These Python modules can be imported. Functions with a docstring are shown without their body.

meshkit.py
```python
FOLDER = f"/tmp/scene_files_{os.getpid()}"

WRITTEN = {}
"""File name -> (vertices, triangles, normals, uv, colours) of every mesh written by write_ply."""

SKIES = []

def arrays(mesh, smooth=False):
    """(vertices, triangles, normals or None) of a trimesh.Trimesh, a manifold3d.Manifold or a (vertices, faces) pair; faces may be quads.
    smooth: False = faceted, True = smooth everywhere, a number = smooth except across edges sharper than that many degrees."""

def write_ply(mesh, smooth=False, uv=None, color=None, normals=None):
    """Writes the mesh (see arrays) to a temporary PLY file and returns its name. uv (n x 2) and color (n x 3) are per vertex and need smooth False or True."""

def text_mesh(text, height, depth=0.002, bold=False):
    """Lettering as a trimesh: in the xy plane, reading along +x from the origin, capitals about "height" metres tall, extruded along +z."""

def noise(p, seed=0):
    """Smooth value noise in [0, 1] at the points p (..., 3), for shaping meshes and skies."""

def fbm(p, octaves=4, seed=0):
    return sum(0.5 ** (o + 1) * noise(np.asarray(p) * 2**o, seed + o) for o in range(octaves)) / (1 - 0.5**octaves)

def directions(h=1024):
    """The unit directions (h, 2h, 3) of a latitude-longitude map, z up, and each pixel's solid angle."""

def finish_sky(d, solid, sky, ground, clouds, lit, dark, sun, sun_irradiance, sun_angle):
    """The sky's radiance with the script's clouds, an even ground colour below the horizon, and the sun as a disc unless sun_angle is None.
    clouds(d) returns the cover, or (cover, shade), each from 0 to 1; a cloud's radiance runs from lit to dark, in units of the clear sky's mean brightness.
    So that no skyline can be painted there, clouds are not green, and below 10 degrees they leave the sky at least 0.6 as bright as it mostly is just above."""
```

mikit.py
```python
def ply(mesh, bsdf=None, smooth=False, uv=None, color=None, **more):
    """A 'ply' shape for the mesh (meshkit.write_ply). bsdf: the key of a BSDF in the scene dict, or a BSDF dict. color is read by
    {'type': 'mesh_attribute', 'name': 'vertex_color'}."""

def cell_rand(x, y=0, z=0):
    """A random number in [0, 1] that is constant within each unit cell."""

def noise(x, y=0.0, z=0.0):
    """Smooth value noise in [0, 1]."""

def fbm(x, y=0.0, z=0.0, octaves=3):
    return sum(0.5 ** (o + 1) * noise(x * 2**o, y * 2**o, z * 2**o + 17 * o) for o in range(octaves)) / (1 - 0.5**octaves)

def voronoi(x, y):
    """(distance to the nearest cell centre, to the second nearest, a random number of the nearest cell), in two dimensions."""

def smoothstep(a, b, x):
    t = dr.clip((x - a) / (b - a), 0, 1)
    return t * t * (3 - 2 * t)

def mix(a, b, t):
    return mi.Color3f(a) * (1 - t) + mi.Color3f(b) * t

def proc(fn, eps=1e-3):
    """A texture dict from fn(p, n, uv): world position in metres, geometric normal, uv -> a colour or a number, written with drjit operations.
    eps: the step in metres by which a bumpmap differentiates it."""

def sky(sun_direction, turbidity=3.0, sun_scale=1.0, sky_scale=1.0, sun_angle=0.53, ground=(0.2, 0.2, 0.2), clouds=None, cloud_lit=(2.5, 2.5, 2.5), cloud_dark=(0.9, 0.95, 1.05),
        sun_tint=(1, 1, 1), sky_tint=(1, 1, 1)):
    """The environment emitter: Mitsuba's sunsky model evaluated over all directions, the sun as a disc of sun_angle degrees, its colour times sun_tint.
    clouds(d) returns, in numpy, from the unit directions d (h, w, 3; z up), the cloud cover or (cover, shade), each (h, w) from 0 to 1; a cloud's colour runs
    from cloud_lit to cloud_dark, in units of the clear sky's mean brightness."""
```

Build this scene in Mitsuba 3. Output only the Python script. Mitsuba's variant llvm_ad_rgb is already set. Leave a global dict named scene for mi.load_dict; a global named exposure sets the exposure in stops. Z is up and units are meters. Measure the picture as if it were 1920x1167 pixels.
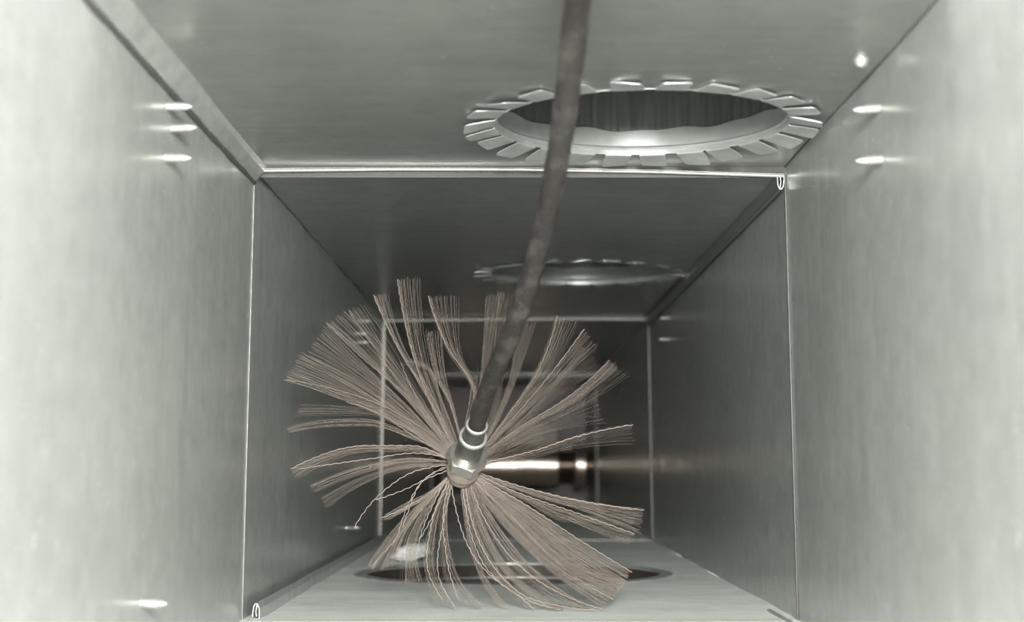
import math, random
import numpy as np, trimesh, manifold3d as m3
import drjit as dr
import mitsuba as mi
import mikit, meshkit
from mikit import proc, noise, fbm, smoothstep, mix
from shapely.geometry import LineString, Polygon
from shapely.ops import unary_union

T = mi.ScalarTransform4f
scene, labels = {}, {}

# ------------------------------------------------------------------ camera, sky, exposure
TILT = math.radians(5.74)
scene['camera'] = {'type': 'thinlens', 'fov': math.degrees(2 * math.atan(960 / 2855)), 'fov_axis': 'x', 'near_clip': 0.02, 'far_clip': 100.0,
                   'aperture_radius': 0.0042, 'focus_distance': 1.45,
                   'to_world': T().look_at(origin=[0, 0, 0], target=[0, math.cos(TILT), math.sin(TILT)], up=[0, 0, 1])}
# bright overcast daylight (zenith three times the horizon) reaches the duct through its open near end
scene['sky'] = mikit.sky([-0.55, -0.75, 0.35], turbidity=5, sun_scale=0.0, ground=(0.6, 0.6, 0.58), clouds=lambda d: (np.ones(d.shape[:2]), 1 - d[..., 2]),
                         cloud_lit=(21, 21, 20.4), cloud_dark=(7, 7, 6.8))
# an unseen lamp added behind the camera shines into the open end (its housing is built below)
LAMP, LAMP_R, LAMP_L = (0.07, -0.16, 0.235), 0.11, 185.0
exposure = 1.22

# ------------------------------------------------------------------ materials
def mat(key, bump=None, scale=0.001, eps=1e-3, **kw):
    b = {'type': 'principled', **{k: ({'type': 'rgb', 'value': list(v)} if isinstance(v, tuple) else v) for k, v in kw.items()}}
    if bump is not None:
        b = {'type': 'bumpmap', 'arbitrary': proc(bump, eps), 'scale': scale, 'bsdf': b}
    scene[key] = {'type': 'twosided', 'bsdf': b}

def across(p, n):
    return dr.select(dr.abs(n.x) > 0.6, p.z, p.x)

def sheet_color(p, n, uv):
    q = across(p, n)
    streak = noise(p.y * 420, q * 14, n.x * 3) * 0.6 + noise(p.y * 110, q * 5, 7) * 0.4
    spangle = fbm(p.x * 60, p.y * 60, p.z * 60)
    v = 0.84 + 0.10 * (streak - 0.5) + 0.22 * (spangle - 0.5)
    fleck = smoothstep(0.90, 0.97, noise(p.y * 330, q * 170, 3)) * smoothstep(0.45, 0.75, fbm(p.y * 9, q * 9, 5))
    return mi.Color3f(0.355, 0.373, 0.355) * v + mi.Color3f(0.14, 0.14, 0.13) * fleck

def sheet_rough(p, n, uv):
    q = across(p, n)
    return 0.27 + 0.12 * (fbm(p.y * 40, q * 5, 1) - 0.5) + 0.10 * (noise(p.y * 300, q * 10, 2) - 0.5)

def sheet_bump(p, n, uv):
    q = across(p, n)
    return noise(p.y * 260, q * 9, 4) * 0.05 + fbm(p.y * 14, q * 8, 9) * 1.0

mat('galvanised_sheet', sheet_bump, 0.0012, 2e-3, base_color=proc(sheet_color), metallic=0.30, roughness=proc(sheet_rough), specular=0.5)
mat('ceiling_sheet', sheet_bump, 0.0010, 2e-3, base_color=proc(sheet_color), metallic=0.54, roughness=proc(sheet_rough), specular=0.5)  # same colour as the wall sheet, only more metallic
mat('lightened_sheet', sheet_bump, 0.0008, 2e-3, base_color=proc(lambda p, n, uv: sheet_color(p, n, uv) * (1.55 + 0.6 * fbm(p.x * 7, p.y * 16, 2))), metallic=0.12, roughness=0.5, specular=0.5)  # lighter floor colour makes up for light that is missing there
mat('bright_edge', base_color=(0.80, 0.79, 0.75), metallic=0.9, roughness=0.33)
mat('seam_sheet', lambda p, n, uv: fbm(p.y * 30, p.z * 40, p.x * 40), 0.0006, base_color=proc(lambda p, n, uv: mi.Color3f(0.50, 0.52, 0.50) * (0.75 + 0.4 * fbm(p.y * 60, p.z * 90, p.x * 90))), metallic=0.55, roughness=0.34)
mat('dull_seam', base_color=(0.34, 0.335, 0.31), metallic=0.5, roughness=0.45)
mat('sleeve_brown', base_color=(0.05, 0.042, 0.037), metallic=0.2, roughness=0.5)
mat('dark_seam', base_color=(0.40, 0.41, 0.39), metallic=0.9, roughness=0.34)
mat('dark_edge', base_color=(0.07, 0.071, 0.067), metallic=0.4, roughness=0.5)  # darker even tone for the right edge strip
mat('joint_shade', base_color=(0.055, 0.055, 0.05), metallic=0.0, roughness=0.6)  # near-black colour standing in for shadow in joints and corner creases
mat('collar_sheet', base_color=proc(lambda p, n, uv: mi.Color3f(0.52, 0.54, 0.52) * (0.8 + 0.35 * fbm(p.x * 80, p.y * 80, p.z * 80))), metallic=0.5, roughness=0.36)
mat('pipe_sheet', base_color=proc(lambda p, n, uv: mi.Color3f(0.22, 0.228, 0.215) * (0.75 + 0.35 * noise(dr.atan2(p.y - 1.22, p.x - 0.105) * 40, p.z * 20, 0))), metallic=0.7, roughness=0.42)
mat('screw_zinc', base_color=(0.86, 0.86, 0.82), metallic=0.85, roughness=0.3)
mat('nickel', base_color=(0.84, 0.83, 0.79), metallic=0.75, roughness=0.25)
mat('nut_metal', base_color=(0.74, 0.73, 0.69), metallic=0.95, roughness=0.26)
mat('dull_nickel', base_color=(0.20, 0.20, 0.185), metallic=0.9, roughness=0.36)
mat('hub_plastic', base_color=(0.25, 0.21, 0.18), metallic=0.0, roughness=0.5)
mat('bristle_fibre', base_color={'type': 'mesh_attribute', 'name': 'vertex_color'}, metallic=0.0, roughness=0.5, specular=0.4)
mat('bristle_pale', base_color=(0.27, 0.225, 0.19), metallic=0.0, roughness=0.5, specular=0.4)
mat('bristle_brown', base_color=(0.21, 0.174, 0.148), metallic=0.0, roughness=0.5, specular=0.4)
def shaft_color(p, n, uv):
    a = smoothstep(0.45, 0.75, fbm(p.x * 70, p.y * 40, p.z * 70))
    b = fbm(p.x * 500, p.y * 500, p.z * 500)
    return mix([0.027, 0.0245, 0.022], [0.062, 0.057, 0.052], a) * (0.55 + 0.9 * b)
mat('shaft_rubber', lambda p, n, uv: fbm(p.x * 400, p.y * 400, p.z * 400), 0.0006, 5e-4, base_color=proc(shaft_color), metallic=0.15, roughness=0.5)
mat('warm_metal', base_color=(0.86, 0.74, 0.64), metallic=0.95, roughness=0.27)
mat('saddle_grey', base_color=(0.20, 0.18, 0.155), metallic=0.3, roughness=0.5)
mat('warm_dark', base_color=(0.10, 0.07, 0.057), metallic=0.8, roughness=0.3)
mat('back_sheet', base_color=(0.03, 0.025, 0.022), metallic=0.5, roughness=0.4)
mat('scrap_white', base_color=(0.92, 0.94, 0.92), metallic=0.0, roughness=0.8)

# ------------------------------------------------------------------ helpers
def add(key, mesh, bsdf, smooth=30, **more):
    base, k, i = key, key, 0
    while k in scene:
        i += 1
        k = f'{base}_{i:03d}'
    scene[k] = mikit.ply(mesh, bsdf, smooth=smooth, **more) if not isinstance(mesh, dict) else mesh
    return k

def tag(key, label=None, category=None, group=None, kind=None):
    d = {}
    if label: d['label'] = label
    if category: d['category'] = category
    if group: d['group'] = group
    if kind: d['kind'] = kind
    labels[key] = d

def tm(m):
    g = m.to_mesh()
    return trimesh.Trimesh(np.array(g.vert_properties[:, :3], float), np.array(g.tri_verts), process=False)

def box(x0, x1, y0, y1, z0, z1):
    return m3.Manifold.cube([x1 - x0, y1 - y0, z1 - z0]).translate([x0, y0, z0])

def rounded(x0, x1, y0, y1, z0, z1, r):
    s = m3.Manifold.sphere(r, 12)
    return m3.Manifold.batch_hull([s.translate([x, y, z]) for x in (x0 + r, x1 - r) for y in (y0 + r, y1 - r) for z in (z0 + r, z1 - r)])

def frames(p):
    t = np.gradient(p, axis=0); t /= np.linalg.norm(t, axis=1, keepdims=True)
    a = np.cross(t[0], [0.3, 0.2, 0.9]); a /= np.linalg.norm(a)
    A = []
    for ti in t:
        a = a - ti * (a @ ti); a /= np.linalg.norm(a); A.append(a)
    A = np.array(A)
    return t, A, np.cross(t, A)

def tube(p, r, sides=16, cap=True):
    p = np.asarray(p, float); r = np.broadcast_to(r, (len(p),))
    t, A, B = frames(p)
    ang = np.arange(sides) * 2 * np.pi / sides
    v = p[:, None] + r[:, None, None] * (np.cos(ang)[None, :, None] * A[:, None] + np.sin(ang)[None, :, None] * B[:, None])
    i, j = np.meshgrid(np.arange(len(p) - 1), np.arange(sides), indexing='ij'); k = (j + 1) % sides
    q = np.stack([i * sides + j, i * sides + k, (i + 1) * sides + k, (i + 1) * sides + j], -1).reshape(-1, 4)
    f = np.vstack([q[:, [0, 1, 2]], q[:, [0, 2, 3]]]); v = v.reshape(-1, 3); n = len(p)
    if cap:
        v = np.vstack([v, p[0], p[-1]]); s = np.arange(sides); s2 = (s + 1) % sides
        f = np.vstack([f, np.stack([s2, s, s * 0 + n * sides], 1), np.stack([s + (n - 1) * sides, s2 + (n - 1) * sides, s * 0 + n * sides + 1], 1)])
    return v, f

def spline(pts, n):
    from scipy.interpolate import CubicSpline
    pts = np.asarray(pts, float)
    s = np.r_[0, np.cumsum(np.linalg.norm(np.diff(pts, axis=0), axis=1))]
    return CubicSpline(s, pts)(np.linspace(0, s[-1], n))

def join(parts):
    V, F, at = [], [], 0
    for v, f in parts:
        V.append(v); F.append(f + at); at += len(v)
    return trimesh.Trimesh(np.vstack(V), np.vstack(F), process=False)

def lathe(profile, sides=48):
    """closed solid turned about z from (radius, z) points"""
    cs = m3.CrossSection([[(max(r, 0), z) for r, z in profile]], m3.FillRule.NonZero)
    return cs.revolve(sides)

def place(mesh, z, origin):
    """turns a mesh built along +z so that +z becomes the direction z, and moves it"""
    z = np.asarray(z, float) / np.linalg.norm(z)
    m = mesh.copy(); m.apply_transform(trimesh.geometry.align_vectors([0, 0, 1], z)); m.apply_translation(origin)
    return m

def plate(grid, th):
    """a solid thin sheet from a grid (n, m, 3) of points, thickened along its normals"""
    g = np.asarray(grid, float); n, m = g.shape[:2]
    nn = np.cross(np.gradient(g, axis=0), np.gradient(g, axis=1)); nn /= np.linalg.norm(nn, axis=2, keepdims=True) + 1e-12
    v = np.vstack([(g + nn * th / 2).reshape(-1, 3), (g - nn * th / 2).reshape(-1, 3)])
    i, j = np.meshgrid(np.arange(n - 1), np.arange(m - 1), indexing='ij'); a = (i * m + j).ravel()
    top = np.vstack([np.stack([a, a + m, a + m + 1], 1), np.stack([a, a + m + 1, a + 1], 1)])
    bot = top[:, ::-1] + n * m
    rim = [k for k in range(m)] + [k * m + m - 1 for k in range(1, n)] + [(n - 1) * m + k for k in range(m - 2, -1, -1)] + [k * m for k in range(n - 2, 0, -1)]
    rim = np.array(rim); nx = np.roll(rim, -1)
    side = np.vstack([np.stack([rim, nx, nx + n * m], 1), np.stack([rim, nx + n * m, rim + n * m], 1)])
    return trimesh.Trimesh(v, np.vstack([top, bot, side]), process=False)

# ------------------------------------------------------------------ the unseen lamp
def aim(mesh):
    m = mesh.copy(); m.apply_transform(trimesh.geometry.align_vectors([0, 0, 1], [0.02, 1, 0.0])); m.apply_translation(LAMP); return m
add('unseen_lamp__housing', aim(tm(lathe([(0.03, -0.10), (0.05, -0.09), (0.124, -0.02), (0.126, 0.006), (0.122, 0.006), (0.120, -0.004), (0.03, -0.09)], 48))), 'shaft_rubber')
scene['unseen_lamp__lens'] = mikit.ply(aim(tm(m3.Manifold.cylinder(0.003, LAMP_R, LAMP_R, 48).translate([0, 0, -0.003]))), 'dull_nickel', emitter={'type': 'area', 'radiance': {'type': 'rgb', 'value': [LAMP_L, LAMP_L, LAMP_L * 0.96]}})
tag('unseen_lamp', 'unseen added lamp in a round black housing shining into the duct', 'lamp')

# ------------------------------------------------------------------ the duct: four joined sections seen from the open end
XL, XR, ZF, ZC = -0.2426, 0.2574, -0.1407, 0.2726          # inner faces
Y0, Y1, Y2, Y3, Y4 = 0.68, 1.40, 2.83, 4.62, 5.35          # the open end, the three joints and the back
TH = 0.0012
YC = 0.865                                                 # ceiling sheet cut back out of view to let more daylight onto the near walls
SECTIONS = [(Y0, Y1, 0.004), (Y1, Y2, 0.0), (Y2, Y3, 0.001), (Y3, Y4, 0.0)]   # start, end, how much wider than the base size

def lean(x, z):
    """the side walls stand about half a degree out of plumb"""
    return x + (0.0022 if x < 0 else -0.0022) * ((z - ZF) / (ZC - ZF) * 2 - 1)

def sag(x, y):
    """the ceiling sheet of the second section hangs a little lower at its right front corner"""
    u = (x - XL) / (XR - XL)
    w = np.clip((Y2 - y) / (Y2 - Y1), 0, 1) * (y > Y1 - 0.001)
    return w * (0.0015 * np.sin(np.pi * u) - 0.005 * u ** 2)

def sheet(x0, x1, y0, y1, z0, z1, hole=None, seed=0, top=False):
    m = box(x0, x1, y0, y1, z0, z1)
    for (cx, cy, r) in hole or []:
        m = m - m3.Manifold.cylinder(1, r, r, 96).translate([cx, cy, -0.5])
    m = tm(m.refine_to_length(0.022))
    v = m.vertices
    axis = int(np.argmin([x1 - x0, 9, z1 - z0])); edge = np.minimum(1, np.minimum(v[:, 1] - y0, y1 - v[:, 1]) / 0.08)
    q = v[:, 2] if axis == 0 else v[:, 0]
    dent = (meshkit.fbm(np.stack([v[:, 1] * 5, q * 6, q * 0 + seed], 1), 3, seed) - 0.5) * 0.0042 * edge
    v = v.copy(); v[:, axis] += dent
    if axis == 0:
        mid = (x0 + x1) / 2
        v[:, 0] += (0.0022 if mid < 0 else -0.0022) * ((v[:, 2] - ZF) / (ZC - ZF) * 2 - 1)
    elif top:
        v[:, 2] += sag(v[:, 0], v[:, 1])
    return trimesh.Trimesh(v, m.faces, process=False)

COLLARS = [(0.1055, 1.222, 0.1205), (0.097, 2.165, 0.128)]
DRAIN = (0.002, 2.0, 0.192)
for i, (ya, yb, w) in enumerate(SECTIONS):
    wz, w = w, w / 20
    add('wall_left__panel', sheet(XL - w - TH, XL - w, ya, yb, ZF - w, ZC + wz, seed=11 + i), 'galvanised_sheet')
    add('wall_right__panel', sheet(XR + w, XR + w + TH, ya if i else 0.715, yb, ZF - w, ZC + wz, seed=21 + i), 'galvanised_sheet')
    add('ceiling__panel', sheet(XL - 0.006, XR + 0.006, ya if i else YC, yb, ZC + wz, ZC + wz + TH, [c for c in COLLARS if ya < c[1] < yb], seed=31 + i, top=i == 1), 'ceiling_sheet')
    add('floor__panel', sheet(XL - 0.006, XR + 0.006, ya, yb, ZF - w - TH, ZF - w, [DRAIN] if ya < DRAIN[1] < yb else None, seed=41 + i), 'lightened_sheet')
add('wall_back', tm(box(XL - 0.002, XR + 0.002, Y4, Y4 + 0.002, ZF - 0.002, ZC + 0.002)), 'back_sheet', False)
tag('wall_left', 'left wall of the galvanised sheet metal duct in joined panels', kind='structure')
tag('wall_right', 'right wall of the galvanised sheet metal duct in joined panels', kind='structure')
tag('ceiling', 'top side of the galvanised sheet metal duct with two round openings', kind='structure')
tag('floor', 'bottom side of the galvanised sheet metal duct with one round opening', kind='structure')
tag('wall_back', 'dark far end of the duct', kind='structure')

# rolled hems and turned edges at the joints
def hem(y, zs, r, xa=XL + 0.003, xb=XR - 0.004):
    x = np.linspace(xa, xb, 60); u = (x - xa) / (xb - xa)
    z = np.interp(u, np.linspace(0, 1, len(zs)), zs)
    return join([tube(np.stack([x, x * 0 + y, z], 1), r, 14)])
add('ceiling__rolled_hem', hem(Y1, [ZC - 0.0003, ZC + 0.0012, ZC + 0.0010, ZC - 0.0012, ZC - 0.0052], 0.0019), 'bright_edge')
tag('ceiling__rolled_hem', 'bright rolled edge at the first joint')
add('ceiling__joint_strip', tm(box(XL - 0.001, XR + 0.001, Y1 + 0.004, Y1 + 0.005, ZC - 0.006, ZC + 0.006)), 'joint_shade', False)  # closes the joint; its dark colour is the painted shadow gap above the hem
add('ceiling__rolled_hem', hem(Y2, [ZC - 0.0062, ZC - 0.0050, ZC - 0.0040, ZC - 0.0030, ZC - 0.0036], 0.0034), 'dull_seam')
add('ceiling__rolled_hem', hem(Y3, [ZC - 0.006] * 3, 0.006), 'dull_seam')
for side, wall in ((-1, 'wall_left'), (1, 'wall_right')):
    X = XL if side < 0 else XR
    for y, wd, r in ((Y1, 0.0009 if side < 0 else 0.0016, 0.0004), (Y2, 0.0045 if side < 0 else 0.0018, 0.0008), (Y3, 0.004, 0.0015)):
        m = tm(rounded(min(X, X - side * wd), max(X, X - side * wd), y - 0.0012, y + 0.0012, ZF, ZC - 0.004, r).refine_to_length(0.03))
        v = m.vertices.copy(); v[:, 0] += -side * 0.0022 * ((v[:, 2] - ZF) / (ZC - ZF) * 2 - 1)
        add(wall + '__edge_strip', trimesh.Trimesh(v, m.faces, process=False), 'dull_seam' if y < Y2 and side < 0 else 'dark_edge' if y < Y2 else 'dull_seam')
add('floor__rolled_hem', hem(Y1, [ZF - 0.0008] * 3, 0.0012), 'dull_seam' if y < Y2 and side < 0 else 'dark_edge' if y < Y2 else 'dull_seam')
add('floor__rolled_hem', hem(Y2, [ZF + 0.001] * 3, 0.0018), 'dull_seam')

# folded lock seams along the corners
def seam(lines, ya, yb, x, z, sx, sz, wob=0):
    prof = unary_union([LineString(l).buffer(0.55, quad_segs=4) for l in lines])
    prof = prof if prof.geom_type == 'Polygon' else max(prof.geoms, key=lambda g: g.area)
    rings = [np.array(prof.exterior.coords)[:-1]] + [np.array(h.coords)[:-1] for h in prof.interiors]
    m = m3.CrossSection([r.tolist() for r in rings], m3.FillRule.EvenOdd).extrude((yb - ya) * 1000, 40)
    m = tm(m); v = m.vertices / 1000                                        # x, z of the profile, then length
    out = np.stack([x + sx * v[:, 0], ya + v[:, 2], z + sz * v[:, 1]], 1)
    out[:, 0] += wob * np.sin(out[:, 1] * 9) + wob * 0.6 * np.sin(out[:, 1] * 31)
    f = m.faces if sx * sz < 0 else m.faces[:, ::-1]
    return trimesh.Trimesh(out, f, process=False)
HOOK = [[(7.2, 0), (7.0, 9), (5.4, 13), (3.6, 13.4), (2.0, 11), (1.0, 4), (1.2, 1.5)], [(4.8, 12), (4.0, 6), (4.6, 2.2)]]
SLANT = [[(13, 0), (10.5, 5), (4.5, 13.2), (3.0, 14), (1.6, 12.6), (6.0, 5)]]
add('trim_1', seam(SLANT, Y0, Y1 - 0.002, XL + 0.0006, ZC + 0.004, 1, -1, 0.0004), 'seam_sheet')
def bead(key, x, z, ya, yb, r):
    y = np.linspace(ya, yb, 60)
    add(key, join([tube(np.stack([x + 0.0002 * np.sin(y * 40), y, z + 0.0002 * np.sin(y * 57)], 1), r * (1 + 0.12 * np.sin(y * 90)), 8)]), 'joint_shade', True)
bead('trim_1__shade_line', XL + 0.0022, ZC + 0.004 - 0.0158, Y0, Y1 - 0.002, 0.0023)  # dark tube painted in as the shadow line between seam and wall
bead('ceiling__shade_line', XR - 0.0024, ZC + 0.0040, YC, Y1, 0.0010)  # dark tube added to draw the shaded crease of the corner
bead('ceiling__shade_line', XL + 0.0024, ZC + 0.0002, Y1 + 0.003, Y2, 0.0010)  # the same painted crease line beyond the first joint
add('trim_2', seam(HOOK, Y1 - 0.001, Y2, XR - 0.0028, ZC - 0.0045, -1, -1, 0.0004), 'dark_seam')
add('trim_3', seam(HOOK, Y1 + 0.012, Y2, XL + 0.0045, ZF, 1, 1, 0.0004), 'seam_sheet')
add('trim_4', seam([[(0, 0), (0.3, 2.4), (2.2, 3.0), (4.6, 2.2), (5, 0)]], Y0, 1.495, XR - 0.006, ZF - 0.0025, -1, 1), 'seam_sheet')
tag('trim_1', 'folded lock seam strip along the upper left corner of the near section', kind='structure')
tag('trim_2', 'folded lock seam with open hooked end in the upper right corner beyond the first joint', kind='structure')
tag('trim_3', 'folded lock seam with open hooked end standing along the lower left corner', kind='structure')
tag('trim_4', 'low seam lip ending along the lower right corner', kind='structure')

# screw tips that come through the sheet
def screw_mesh(L=0.0125, r=0.0021):
    pts, n = [(0, -0.002), (r * 0.9, -0.002)], 9
    for k in range(n):
        z = L * 0.62 * k / n
        pts += [(r * 0.78, z), (r * 1.05, z + L * 0.62 / n * 0.5)]
    pts += [(r * 0.8, L * 0.62), (r * 0.72, L * 0.8), (0.0003, L), (0, L)]
    return tm(lathe(pts, 14))
SCREW = screw_mesh()
def screw(wall, p, d, s=1.0):
    m = SCREW.copy(); m.apply_scale(s)
    add(wall + '__screw', place(m, d, p), 'screw_zinc', 40)
XL1, XR1 = XL, XR
for y, z, s in ((1.045, 0.249, 1.5), (1.062, 0.237, 1.5), (1.045, 0.2125, 1.5), (1.02, -0.0915, 1.3)):
    screw('wall_left', (XL1, y, z), (1, 0.05 if s > 1.3 else -0.3, 0.06 if y > 1.05 else 0.0), s)
for y, z in ((1.04, 0.2465), (1.035, 0.2095)):
    screw('wall_right', (XR1, y, z), (-1, 0.03, -0.06), 1.6)
add('ceiling__screw', place(tm(m3.Manifold.sphere(0.0052, 24).scale([1, 1, 1.15])), (0, 0, 1), (0.2395, 1.022, ZC + 0.0038)), 'screw_zinc', True)
for y, z in ((2.40, 0.2255), (2.35, 0.201), (2.38, 0.190), (2.27, -0.094)):
    screw('wall_left', (XL, y, z), (1, 0.03, 0.0), 1.5)
for y, z in ((2.45, 0.235), (2.47, 0.202)):
    screw('wall_right', (XR, y, z), (-1, 0.03, 0.0), 1.5)

# ------------------------------------------------------------------ round take-off collars in the ceiling and the floor
def ring_sheet(r0, z, th, wave=None, n=192, rf=None):
    """a thin round sleeve: z a list of heights, each radius r0 or rf(angle, z)"""
    a = np.linspace(0, 2 * np.pi, n + 1)
    rows = []
    for k, zz in enumerate(z):
        zk = zz + (wave(a) if wave is not None and k == len(z) - 1 else 0) + a * 0
        rr = rf(a, k) if rf is not None else r0 + a * 0
        rows.append(np.stack([rr * np.cos(a), rr * np.sin(a), zk], 1))
    return plate(np.array(rows), th)

def tab_mesh(r, a0, half, length, droop, rng, th=0.0009):
    ls = [-0.0040, -0.0022, -0.0010, 0.0, 0.0012, 0.003, length * 0.35, length * 0.7, length - 0.0022, length - 0.0008, length]
    grid = []
    twist = rng.uniform(-0.10, 0.10)
    for l in ls:
        w = half * (1 if l < length - 0.003 else 0.96 if l < length - 0.0015 else 0.88 if l < length - 0.0004 else 0.74)
        row = []
        for s in np.linspace(-1, 1, 7):
            if l <= 0: rad, z = r - 0.0008 + 0.0008 * (1 + l / 0.004) , -0.0012 - l - 0.0004
            else: rad, z = r + l * math.cos(droop), -0.0016 - l * math.sin(droop) - 0.0007 * math.exp(-l / 0.002) + twist * l * s * 0.5
            if l > 0:                                                       # a tab is cut straight, so it does not fan out
                x, y = rad, s * w
            else:
                x, y = rad * math.cos(s * w / r), rad * math.sin(s * w / r)
            row.append((x * math.cos(a0) - y * math.sin(a0), x * math.sin(a0) + y * math.cos(a0), z))
        grid.append(row)
    return plate(np.array(grid), th)

def collar(name, cx, cy, z, r, n, label, seed, height, pipe_h, droops):
    rng = np.random.default_rng(seed)
    M = lambda m: (m.apply_translation([cx, cy, z]), m)[1]
    wave = lambda a: 0.0010 * np.sin(a * 9 + seed) + 0.0008 * np.sin(a * 17 + 1)
    add(name + '__sleeve', M(ring_sheet(r - 0.0006, [-0.0012, 0.002, 0.0035, 0.005, 0.0065, height * 0.6, height], 0.0010, wave,
                                        rf=lambda a, k: r - 0.0006 - (0.0014 if k == 3 else 0) + a * 0)), 'collar_sheet')
    flute = lambda a, k: r + 0.0004 + 0.0004 * np.abs(np.sin(a * 62)) + 0.0003 * np.sin(a * 23 + k)
    add(name + '__pipe', M(ring_sheet(r, [height * 0.25, height, 0.06, 0.1, pipe_h], 0.001, n=744, rf=flute)), 'pipe_sheet')
    add(name + '__cap', M(tm(m3.Manifold.cylinder(0.002, r + 0.004, r + 0.004, 64).translate([0, 0, pipe_h]))), 'pipe_sheet')  # unseen lid added to keep daylight from leaking in through the pipe
    for k in range(n):
        a = 2 * math.pi * (k + 0.35) / n + rng.uniform(-0.02, 0.02)
        near = math.sin(a) < -0.25
        d = rng.uniform(*droops[0 if near else 1])
        add(name + '__tab', M(tab_mesh(r, a, math.pi * r / n - rng.uniform(0.0032, 0.0044), rng.uniform(0.0235, 0.0262), d, rng)), 'collar_sheet')
    tag(name, label, 'duct collar', 'round take-off collars in the duct ceiling')
collar('round_duct_collar', COLLARS[0][0], COLLARS[0][1], ZC + 0.004, 0.1205, 24, 'large round take-off collar with bent metal tabs in the ceiling before the first joint', 3, 0.021, 0.36, ((0.02, 0.10), (0.16, 0.27)))
collar('round_duct_collar_001', COLLARS[1][0], COLLARS[1][1], ZC, 0.128, 22, 'farther round take-off collar with ragged tabs in the dark ceiling beyond the first joint', 8, 0.024, 0.36, ((0.02, 0.16), (0.0, 0.1)))
cx, cy, r = DRAIN
M = lambda m: (m.apply_translation([cx, cy, ZF]), m)[1]
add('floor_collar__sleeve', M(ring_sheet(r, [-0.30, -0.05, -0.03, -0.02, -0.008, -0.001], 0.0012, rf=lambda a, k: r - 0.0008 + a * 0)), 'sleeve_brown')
add('floor_collar__bead', M(tm(m3.CrossSection.circle(0.003, 14).translate([r - 0.003, -0.020]).revolve(96))), 'bright_edge')
add('floor_collar__rim', M(tm(m3.CrossSection([[(r - 0.002, -0.0018), (r + 0.014, -0.0010), (r + 0.014, 0.0004), (r, 0.0012), (r - 0.002, 0.0006)]]).revolve(96))), 'seam_sheet')
add('floor_collar__cap', M(tm(m3.Manifold.cylinder(0.002, r + 0.002, r + 0.002, 64).translate([0, 0, -0.302]))), 'back_sheet')  # unseen dark lid added to keep the opening black inside
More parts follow.
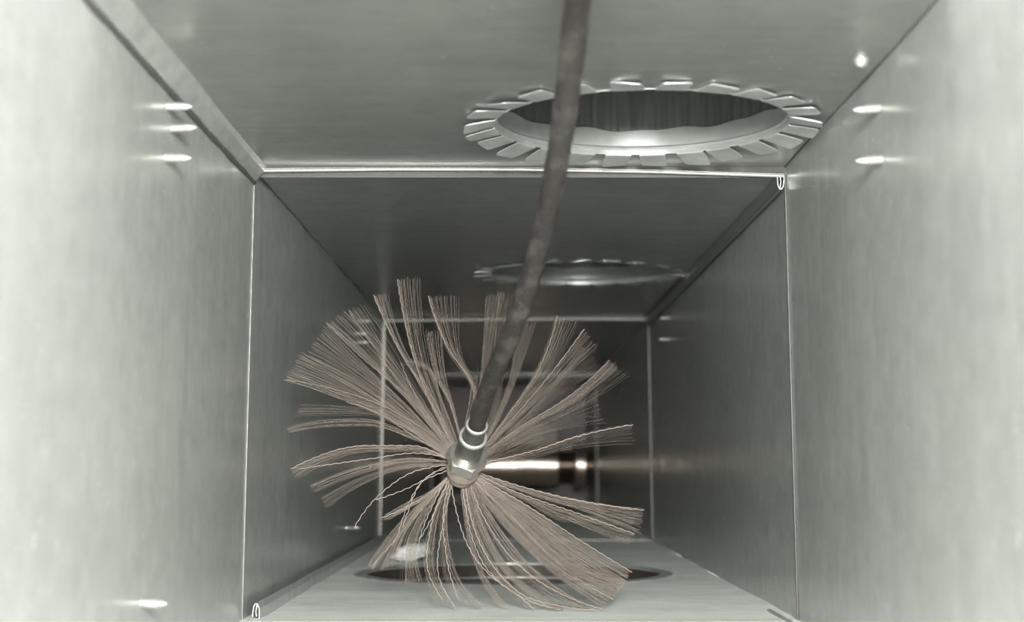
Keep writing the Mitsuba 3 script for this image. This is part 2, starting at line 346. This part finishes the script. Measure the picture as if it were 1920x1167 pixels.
tag('floor_collar', 'round opening with a dark sleeve in the duct floor behind the brush', 'duct collar')
tag('floor_collar__bead', 'bright ring inside the opening')

# ------------------------------------------------------------------ far end: a horizontal round pipe of shiny warm metal
def turned_x(profile, y, z):
    m = tm(lathe(profile, 64)); m.apply_transform(trimesh.geometry.align_vectors([0, 0, 1], [1, 0, 0])); m.apply_translation([0, y, z]); return m
PY, PZ = 4.92, -0.004
add('cross_pipe__barrel', turned_x([(0, -0.20), (0.064, -0.20), (0.068, -0.195), (0.068, 0.02), (0.073, 0.024), (0.073, 0.036), (0.068, 0.04), (0.066, 0.145), (0.062, 0.15), (0, 0.15)], PY, PZ), 'warm_metal')
add('cross_pipe__neck', turned_x([(0, 0.15), (0.045, 0.15), (0.045, 0.205), (0, 0.205)], PY, PZ), 'warm_dark')
add('cross_pipe__flange', turned_x([(0, 0.20), (0.066, 0.20), (0.072, 0.206), (0.072, 0.232), (0.066, 0.238), (0, 0.238)], PY, PZ), 'warm_metal')
add('cross_pipe__stub', turned_x([(0, 0.238), (0.04, 0.238), (0.04, XR), (0, XR)], PY, PZ), 'warm_dark')
add('cross_pipe__saddle', tm(rounded(-0.02, 0.15, PY - 0.045, PY + 0.045, PZ + 0.06, PZ + 0.135, 0.006)), 'saddle_grey', 30)
tag('cross_pipe', 'shiny warm metal round pipe lying across the dark far end of the duct', 'pipe')

# ------------------------------------------------------------------ the rotary brush
SH = spline([(0.02, -0.25, 0.50), (0.034, 0.10, 0.385), (0.038, 0.42, 0.300), (0.0385, 0.66, 0.2665), (0.0368, 0.845, 0.2590), (0.0352, 0.93, 0.2345), (0.0302, 1.0, 0.2016), (0.0212, 1.1, 0.1628), (0.0035, 1.2, 0.1136), (-0.0195, 1.33, 0.0697), (-0.033, 1.413, 0.0335)], 160)
rad = 0.0080 + 0.0003 * np.sin(np.arange(160) * 0.9)
add('rotary_brush__shaft', join([tube(SH, rad, 24)]), 'shaft_rubber', True)
tag('rotary_brush__shaft', 'dark mottled flexible shaft')
AX = np.array([-0.0125, 0.055, -0.0345]); AX /= np.linalg.norm(AX)
P0 = np.array([-0.0325, 1.409, 0.0355])                                      # where the shaft enters the ferrule
def on_axis(key, profile, mat_, smooth=35, sides=56):
    return add(key, place(tm(lathe(profile, sides)), AX, P0), mat_, smooth)
on_axis('rotary_brush__inner_sleeve', [(0.0080, 0.0), (0.0083, -0.0006), (0.0094, -0.0006), (0.0098, 0.0), (0.0098, 0.030), (0.0078, 0.030), (0.0078, 0.002)], 'dull_nickel')
on_axis('rotary_brush__sleeve_rim', [(0.0081, -0.0012), (0.0091, -0.0022), (0.0102, -0.0012), (0.0102, 0.0012), (0.0084, 0.0012)], 'nickel')
on_axis('rotary_brush__outer_sleeve', [(0.0100, 0.021), (0.0123, 0.0210), (0.0127, 0.0225), (0.0127, 0.053), (0.0098, 0.053)], 'dull_nickel')
on_axis('rotary_brush__outer_rim', [(0.0104, 0.0192), (0.0117, 0.0176), (0.0131, 0.0188), (0.0132, 0.0215), (0.0110, 0.0225)], 'nickel')
hexa = m3.CrossSection([[(0.0196 * math.cos(k * math.pi / 3 + 0.3), 0.0196 * math.sin(k * math.pi / 3 + 0.3)) for k in range(6)]])
nut = m3.Manifold.extrude(hexa, 0.014) ^ lathe([(0, 0), (0.0172, 0), (0.0197, 0.0022), (0.0197, 0.014), (0, 0.014)], 64)
add('rotary_brush__hex_nut', place(tm(nut.translate([0, 0, 0.0505])), AX, P0), 'nut_metal', 25)
on_axis('rotary_brush__hub', [(0, 0.0645), (0.0150, 0.0645), (0.0158, 0.066), (0.0158, 0.080), (0.012, 0.083), (0.0120, 0.092), (0.0100, 0.096), (0, 0.096)], 'hub_plastic')
tag('rotary_brush', 'rotary duct cleaning brush with brown crimped bristles on a dark flexible shaft', 'brush')
tag('rotary_brush__hub', 'beige brown hub')

HUB = np.array([-0.0512, 1.49, -0.0127])                                     # bristle tables: mm right of and above the hub's middle
TUFTS = [
    ([(-5.0,11.9), (-63.7,53.5), (-116.1,76.4), (-171.8,94.7)],[(-6.1,17.1), (-66.4,67.5), (-116.4,98.9), (-157.6,122.5)],60,1.2,0.2,4),
    ([(-6.4,17.1), (-64.4,65.2), (-112.0,96.8), (-156.5,116.8)],[(-5.4,20.8), (-61.9,81.0), (-101.7,117.9), (-132.7,151.7)],55,1.0,0.17,12),
    ([(-4.7,19.1), (-52.7,77.6), (-89.4,114.0), (-130.5,150.1)],[(-2.6,23.2), (-45.0,87.9), (-76.5,132.3), (-104.5,167.9)],34,2.2,0.17,-6),
    ([(-4.5,20.3), (-49.1,76.0), (-83.8,123.6), (-111.8,162.9)],[(-3.5,23.4), (-41.2,86.5), (-73.3,139.5), (-95.4,173.6)],22,1.6,0.15,18),
    ([(-3.4,23.3), (-29.6,75.2), (-62.9,130.1), (-85.3,178.6)],[(-1.8,24.3), (-27.0,80.4), (-57.7,132.7), (-72.7,181.2)],26,2.0,0.17,0),
    ([(-2.6,24.4), (-31.6,78.2), (-51.5,138.7), (-62.4,195.4)],[(-1.1,25.4), (-21.2,80.8), (-35.7,138.7), (-38.7,198.6)],36,2.2,0.16,8),
    ([(0.6,25.3), (-18.7,74.8), (-31.8,105.9), (-56.8,111.1)],[(1.6,25.3), (-16.1,72.2), (-27.7,105.9), (-47.5,115.3)],16,1.5,0.16,-10),
    ([(2.2,25.4), (-8.9,70.2), (-24.7,101.5), (-32.8,143.6)],[(3.3,25.9), (-5.2,64.9), (-13.7,101.5), (-16.0,144.7)],28,1.6,0.17,4),
    ([(16.1,23.4), (14.3,81.1), (-14.8,131.2), (-32.0,179.1)],[(16.1,23.4), (17.0,78.4), (-0.6,131.2), (-0.7,181.7)],40,2.4,0.16,14),
    ([(9.3,25.5), (17.1,60.0), (22.2,123.1), (25.8,181.0)],[(12.4,25.5), (22.3,60.0), (31.2,123.1), (44.8,183.6)],36,1.4,0.17,12),
    ([(7.0,25.4), (5.3,49.3), (9.4,75.3), (12.0,98.8)],[(8.5,25.4), (12.1,49.3), (17.3,75.3), (24.0,101.4)],20,1.2,0.18,2),
    ([(14.5,25.5), (27.5,60.0), (34.3,133.9), (37.9,184.4)],[(15.5,25.5), (35.4,60.0), (48.6,128.6), (59.1,176.4)],34,1.4,0.17,14),
    ([(17.2,23.4), (38.1,65.1), (51.2,107.2), (54.9,152.1)],[(18.8,23.4), (41.8,62.5), (59.1,104.5), (76.5,153.7)],40,1.5,0.17,10),
    ([(18.3,22.3), (48.6,62.4), (77.4,106.9), (96.0,158.6)],[(19.9,21.3), (51.2,57.2), (85.3,96.4), (117.5,153.3)],46,1.6,0.17,6),
    ([(18.7,21.3), (56.5,62.6), (92.3,104.7), (122.5,145.9)],[(20.8,20.2), (59.1,57.4), (98.6,94.1), (138.2,128.4)],36,1.7,0.17,12),
    ([(19.7,20.3), (64.4,60.2), (96.1,96.0), (121.1,129.9)],[(21.2,19.2), (67.0,54.9), (104.0,83.9), (143.2,107.7)],32,1.7,0.16,18),
    ([(21.1,19.2), (64.2,51.8), (106.0,77.8), (146.9,113.9)],[(22.1,18.1), (67.9,49.2), (112.7,72.6), (155.7,106.5)],44,1.3,0.19,0),
    ([(21.3,18.2), (67.0,49.5), (111.7,75.8), (154.1,114.3)],[(22.4,17.1), (69.6,45.4), (119.6,67.9), (168.2,99.0)],20,1.6,0.15,14),
    ([(21.3,17.1), (61.7,43.3), (98.6,60.1), (134.5,79.6)],[(22.9,15.6), (64.3,36.5), (103.8,47.0), (145.9,52.2)],26,1.6,0.15,16),
    ([(22.4,14.0), (72.1,24.4), (116.7,40.0), (170.2,51.0)],[(23.0,12.4), (74.7,20.8), (121.8,28.6), (172.6,30.7)],24,1.8,0.15,10),
    ([(22.6,11.9), (46.0,28.5), (64.2,37.9), (77.3,49.3)],[(22.6,9.8), (46.0,17.1), (66.8,23.3), (87.7,29.5)],24,1.2,0.18,4),
    ([(19.9,2.6), (72.0,-12.9), (124.0,-24.3), (180.1,-32.0)],[(18.9,1.0), (69.4,-17.1), (121.4,-33.6), (176.8,-55.7)],46,1.5,0.18,6),
    ([(19.1,1.6), (64.1,-18.9), (113.1,-35.8), (169.8,-54.8)],[(18.1,0.6), (64.1,-21.0), (108.0,-43.5), (164.5,-65.0)],30,1.6,0.17,-4),
    ([(17.7,1.0), (64.3,-20.9), (103.4,-38.0), (171.3,-38.5)],[(17.7,-0.1), (64.3,-23.5), (103.4,-44.2), (170.2,-46.8)],18,1.2,0.15,14),
    ([(17.0,0.0), (66.7,-28.3), (115.8,-61.6), (167.2,-91.7)],[(12.8,-2.5), (59.0,-46.2), (102.8,-84.6), (149.0,-115.1)],130,0.95,0.2,0),
    ([(15.1,-1.4), (58.9,-38.3), (102.5,-78.0), (162.9,-99.3)],[(9.9,-3.5), (48.6,-53.6), (89.7,-91.7), (139.2,-126.0)],110,1.0,0.19,-8),
    ([(11.6,-2.6), (43.4,-54.2), (77.1,-92.6), (128.7,-126.5)],[(7.5,-4.7), (33.0,-59.3), (64.1,-97.8), (115.8,-126.5)],40,1.4,0.18,6),
    ([(9.8,-3.5), (28.0,-53.7), (56.3,-97.0), (102.5,-126.5)],[(6.7,-4.6), (22.9,-58.8), (51.2,-99.6), (94.8,-126.5)],34,1.3,0.17,-4),
    ([(7.4,-4.7), (17.4,-49.1), (38.2,-90.2), (74.5,-126.5)],[(4.3,-5.7), (12.2,-54.3), (33.1,-95.3), (64.1,-126.5)],28,1.4,0.17,8),
    ([(3.2,-6.8), (9.5,-46.6), (22.6,-90.4), (48.6,-126.5)],[(2.1,-6.8), (7.0,-54.4), (20.1,-98.1), (40.8,-126.5)],22,1.5,0.16,10),
    ([(-6.1,-2.6), (-12.2,-43.9), (-5.8,-85.0), (22.8,-126.5)],[(-8.2,-3.6), (-18.9,-43.9), (-16.1,-90.1), (9.9,-126.5)],34,1.5,0.16,6),
    ([(-8.3,-2.6), (-20.7,-38.9), (-25.7,-80.1), (-3.2,-126.2)],[(-9.4,-3.7), (-28.0,-41.5), (-36.1,-80.1), (-23.9,-121.1)],34,1.3,0.16,10),
    ([(-10.2,-1.5), (-31.8,-36.1), (-42.0,-69.5), (-36.6,-100.2)],[(-11.2,-1.5), (-39.6,-36.1), (-54.9,-69.5), (-56.2,-104.2)],48,1.2,0.17,4),
    ([(-11.1,-0.5), (-39.4,-33.4), (-59.9,-59.0), (-82.9,-89.7)],[(-12.1,-0.5), (-44.6,-30.8), (-70.2,-59.0), (-89.1,-85.6)],40,1.1,0.17,0),
    ([(-9.8,-0.4), (-36.5,-30.7), (-54.3,-58.7), (-61.8,-84.2)],[(-10.8,-0.4), (-42.6,-33.2), (-62.0,-61.3), (-76.2,-89.3)],40,1.1,0.17,-6),
    ([(-9.5,2.7), (-31.1,-15.2), (-51.6,-25.4), (-73.0,-38.1)],[(-9.5,1.7), (-29.5,-17.7), (-48.9,-30.5), (-69.9,-40.7)],12,1.0,0.22,-12),
    ([(-7.3,12.9), (-50.6,11.9), (-89.7,2.6), (-136.3,-20.7)],[(-7.3,11.9), (-53.2,7.8), (-89.6,-5.2), (-131.0,-31.1)],16,1.5,0.15,8),
    ([(-7.1,14.0), (-47.8,18.1), (-89.4,11.9), (-146.4,-7.7)],[(-7.1,13.5), (-47.7,15.0), (-89.3,5.2), (-141.1,-15.5)],18,1.5,0.16,4),
    ([(-7.0,17.1), (-47.6,29.5), (-89.2,30.5), (-164.2,7.8)],[(-7.0,15.0), (-47.5,25.4), (-89.1,24.3), (-158.9,-2.5)],28,1.5,0.17,0),
    ([(-6.3,19.2), (-48.2,41.6), (-95.4,57.2), (-171.2,48.4)],[(-6.2,17.6), (-48.2,37.9), (-90.1,49.4), (-168.5,43.1)],20,1.4,0.17,8),
    ([(-6.4,19.2), (-51.1,49.5), (-95.9,67.8), (-159.0,70.5)],[(-6.4,18.2), (-51.1,45.3), (-93.2,60.0), (-164.1,60.0)],16,1.4,0.16,12),
]
SINGLES = [
    ([(-8.0,-5.0),(-2.7,-33.0),(10.2,-68.6),(30.7,-93.9),(58.9,-114.1),(73.1,-126.5)],-12),
    ([(-9.6,-5.0),(-15.6,-43.3),(-11.4,-78.9),(0.0,-117.4)],-9),
    ([(-6.5,7.8),(-31.2,-1.4),(-51.8,-11.6),(-80.0,-21.4)],-10),
    ([(-6.6,11.9),(-39.1,6.8),(-75.1,-15.3),(-101.0,-48.5)],-8),
    ([(-7.6,5.2),(-20.9,-28.1),(-38.7,-61.2)],-8),
    ([(-8.5,5.3),(-23.3,-22.8),(-35.9,-53.3),(-40.9,-76.1)],-13),
    ([(-6.4,11.9),(-36.1,-4.9),(-48.8,-33.0),(-53.8,-48.2)],-14),
    ([(-6.7,10.4),(-34.0,-2.5),(-51.9,-33.2),(-59.5,-58.7)],-6),
    ([(-7.5,2.7),(-36.2,-20.3),(-74.1,-39.2)],-11),
    ([(5.9,-4.5),(12.7,-43.2),(35.9,-88.8),(71.6,-116.6),(136.9,-126.5)],-12),
    ([(9.8,-3.5),(35.7,-58.8),(76.9,-99.6),(139.4,-126.4)],-4),
    ([(3.8,-5.5),(10.1,-48.4),(28.1,-89.1),(97.2,-126.5)],-9),
    ([(-5.7,23.2),(-47.3,54.2),(-89.0,75.0),(-170.3,94.2)],-6),
    ([(-4.6,24.3),(-52.5,80.0),(-94.3,115.3),(-130.1,149.8)],-9),
    ([(-3.1,24.3),(-29.2,74.9),(-62.3,129.5),(-84.6,177.7)],-8),
    ([(-1.9,25.3),(-30.5,77.3),(-50.1,137.0),(-60.9,193.0)],-12),
    ([(16.6,23.2),(13.8,82.7),(-13.9,129.5),(-30.8,176.6)],-8),
    ([(2.0,25.3),(-37.1,69.8),(-57.2,111.4)],-5),
    ([(-6.6,18.1),(-47.1,41.2),(-73.1,59.3),(-109.4,72.2)],-9),
    ([(-6.7,14.0),(-47.1,30.5),(-88.5,30.5),(-163.2,7.8)],-7),
    ([(20.2,20.7),(64.2,51.6),(105.7,77.5),(146.4,113.4)],-7),
    ([(18.2,22.2),(48.6,61.8),(78.1,105.7),(95.4,156.7)],-13),
    ([(19.1,21.2),(56.4,62.0),(91.8,103.6),(121.6,144.3)],-6),
    ([(22.8,14.0),(71.9,25.3),(115.9,39.7),(168.7,50.6)],-8),
    ([(20.3,3.7),(64.1,-10.1),(123.2,-23.9),(178.6,-31.5)],-11),
    ([(19.3,1.7),(64.0,-17.7),(112.7,-34.0),(169.0,-54.3)],-14),
    ([(17.1,0.1),(66.7,-28.1),(115.6,-59.8),(166.8,-91.4)],-5),
    ([(13.0,-2.4),(53.8,-40.8),(97.3,-84.0),(148.4,-116.9)],-9),
    ([(-6.7,17.1),(-44.5,23.2),(-83.2,18.1),(-155.5,7.8)],-7),
    ([(-10.8,-1.5),(-46.8,-43.5),(-82.5,-84.3)],-5),
    ([(-9.7,-2.5),(-25.0,-38.3),(-31.0,-79.0),(-15.4,-117.0)],-7),
    ([(-6.7,-6.6),(-13.3,-33.3),(-20.8,-84.3),(-2.6,-125.8)],-5),
]

def curve(pts, n):
    pts = np.asarray(pts, float)
    from scipy.interpolate import PchipInterpolator
    s = np.r_[0, np.cumsum(np.linalg.norm(np.diff(pts, axis=0), axis=1))]
    return PchipInterpolator(s, pts)(np.linspace(0, s[-1], n))

def strand(c2, off, r, rng, n=22, crimp=0.0005, sides=4):
    """one crimped fibre; c2 in mm on the brush's plane, off how far behind that plane its middle lies"""
    n = max(n, 8)
    p2 = curve(c2, n) / 1000
    u = np.linspace(0, 1, n)
    p = np.stack([HUB[0] + p2[:, 0], HUB[1] + off * np.minimum(1, u * 1.6), HUB[2] + p2[:, 1]], 1)
    t = np.gradient(p, axis=0); t /= np.linalg.norm(t, axis=1, keepdims=True) + 1e-9
    nrm = np.stack([-t[:, 2], t[:, 0] * 0, t[:, 0]], 1)
    ph, wl = rng.uniform(0, 6.28), 0.0085
    s = np.r_[0, np.cumsum(np.linalg.norm(np.diff(p, axis=0), axis=1))]
    p += nrm * (crimp * np.sin(s / wl * 6.28 + ph))[:, None]
    p[:, 2] = np.maximum(p[:, 2], ZF + 0.0010)
    return tube(p, r * np.linspace(1.1, 0.9, n), sides, cap=False)

rng = np.random.default_rng(17)
for e1, e2, n, pw, r, off in TUFTS:
    e1, e2 = np.array(e1), np.array(e2)
    parts, tone = [], []
    right = e1[-1][0] > 20 and e1[-1][1] > 0
    n = int(n * (0.9 if right else 0.7 if e1[-1][1] < -60 and e1[-1][0] < 40 else 1))
    for k in range(n):
        t = ((k + rng.uniform(0, 1)) / n) ** pw
        if n > 75:                                                          # in the thick bundles the fibres cling together in strands
            m = n // 11
            t = ((np.floor(t * m) + 0.5 + rng.normal(0, 0.17)) / m).clip(0, 1)
        c = e1 * (1 - t) + e2 * t
        c = c + rng.normal(0, 1, c.shape) * np.linspace(0.5, 0.7, len(c))[:, None]
        c = c * (1 - abs(rng.normal(0, 0.012)))
        parts.append(strand(c, off / 1000 + rng.normal(0, 0.003), r * (0.62 if e1[-1][1] < 0 else 0.5) / 1000, rng, 26, 0.00025, 3))
        tone.append(np.tile(np.array([0.215, 0.178, 0.152]) * rng.uniform(0.55, 1.5) * (0.8 if right else 1.0), (len(parts[-1][0]), 1)))
    k = add('rotary_brush__bristle_tuft', join(parts), 'bristle_fibre', True, color=np.vstack(tone))
    tag(k, kind='stuff')
for c, off in SINGLES:
    add('rotary_brush__bristle', join([strand(np.array(c), off / 1000, 0.00046 if c[-1][1] < 60 else 0.00034, rng, 90, 0.00042, 6)]), 'bristle_pale' if c[-1][1] < 60 else 'bristle_brown', True)

# ------------------------------------------------------------------ a scrap left on the duct floor
s = trimesh.creation.icosphere(4); v = s.vertices
d = 0.6 + 0.9 * meshkit.fbm(v * 2.2 + 4, 4, 5)
v = v * d[:, None] * [0.024, 0.016, 0.011]
v[:, 0] += 0.006 * (v[:, 2] / 0.011); v[:, 2] -= v[:, 2].min()
s = trimesh.Trimesh(v, s.faces, process=False); s.apply_translation([-0.146, 2.235, ZF])
add('paper_scrap', s, 'scrap_white', 40)
tag('paper_scrap', 'small crumpled white scrap on the duct floor behind the bristles', 'scrap')
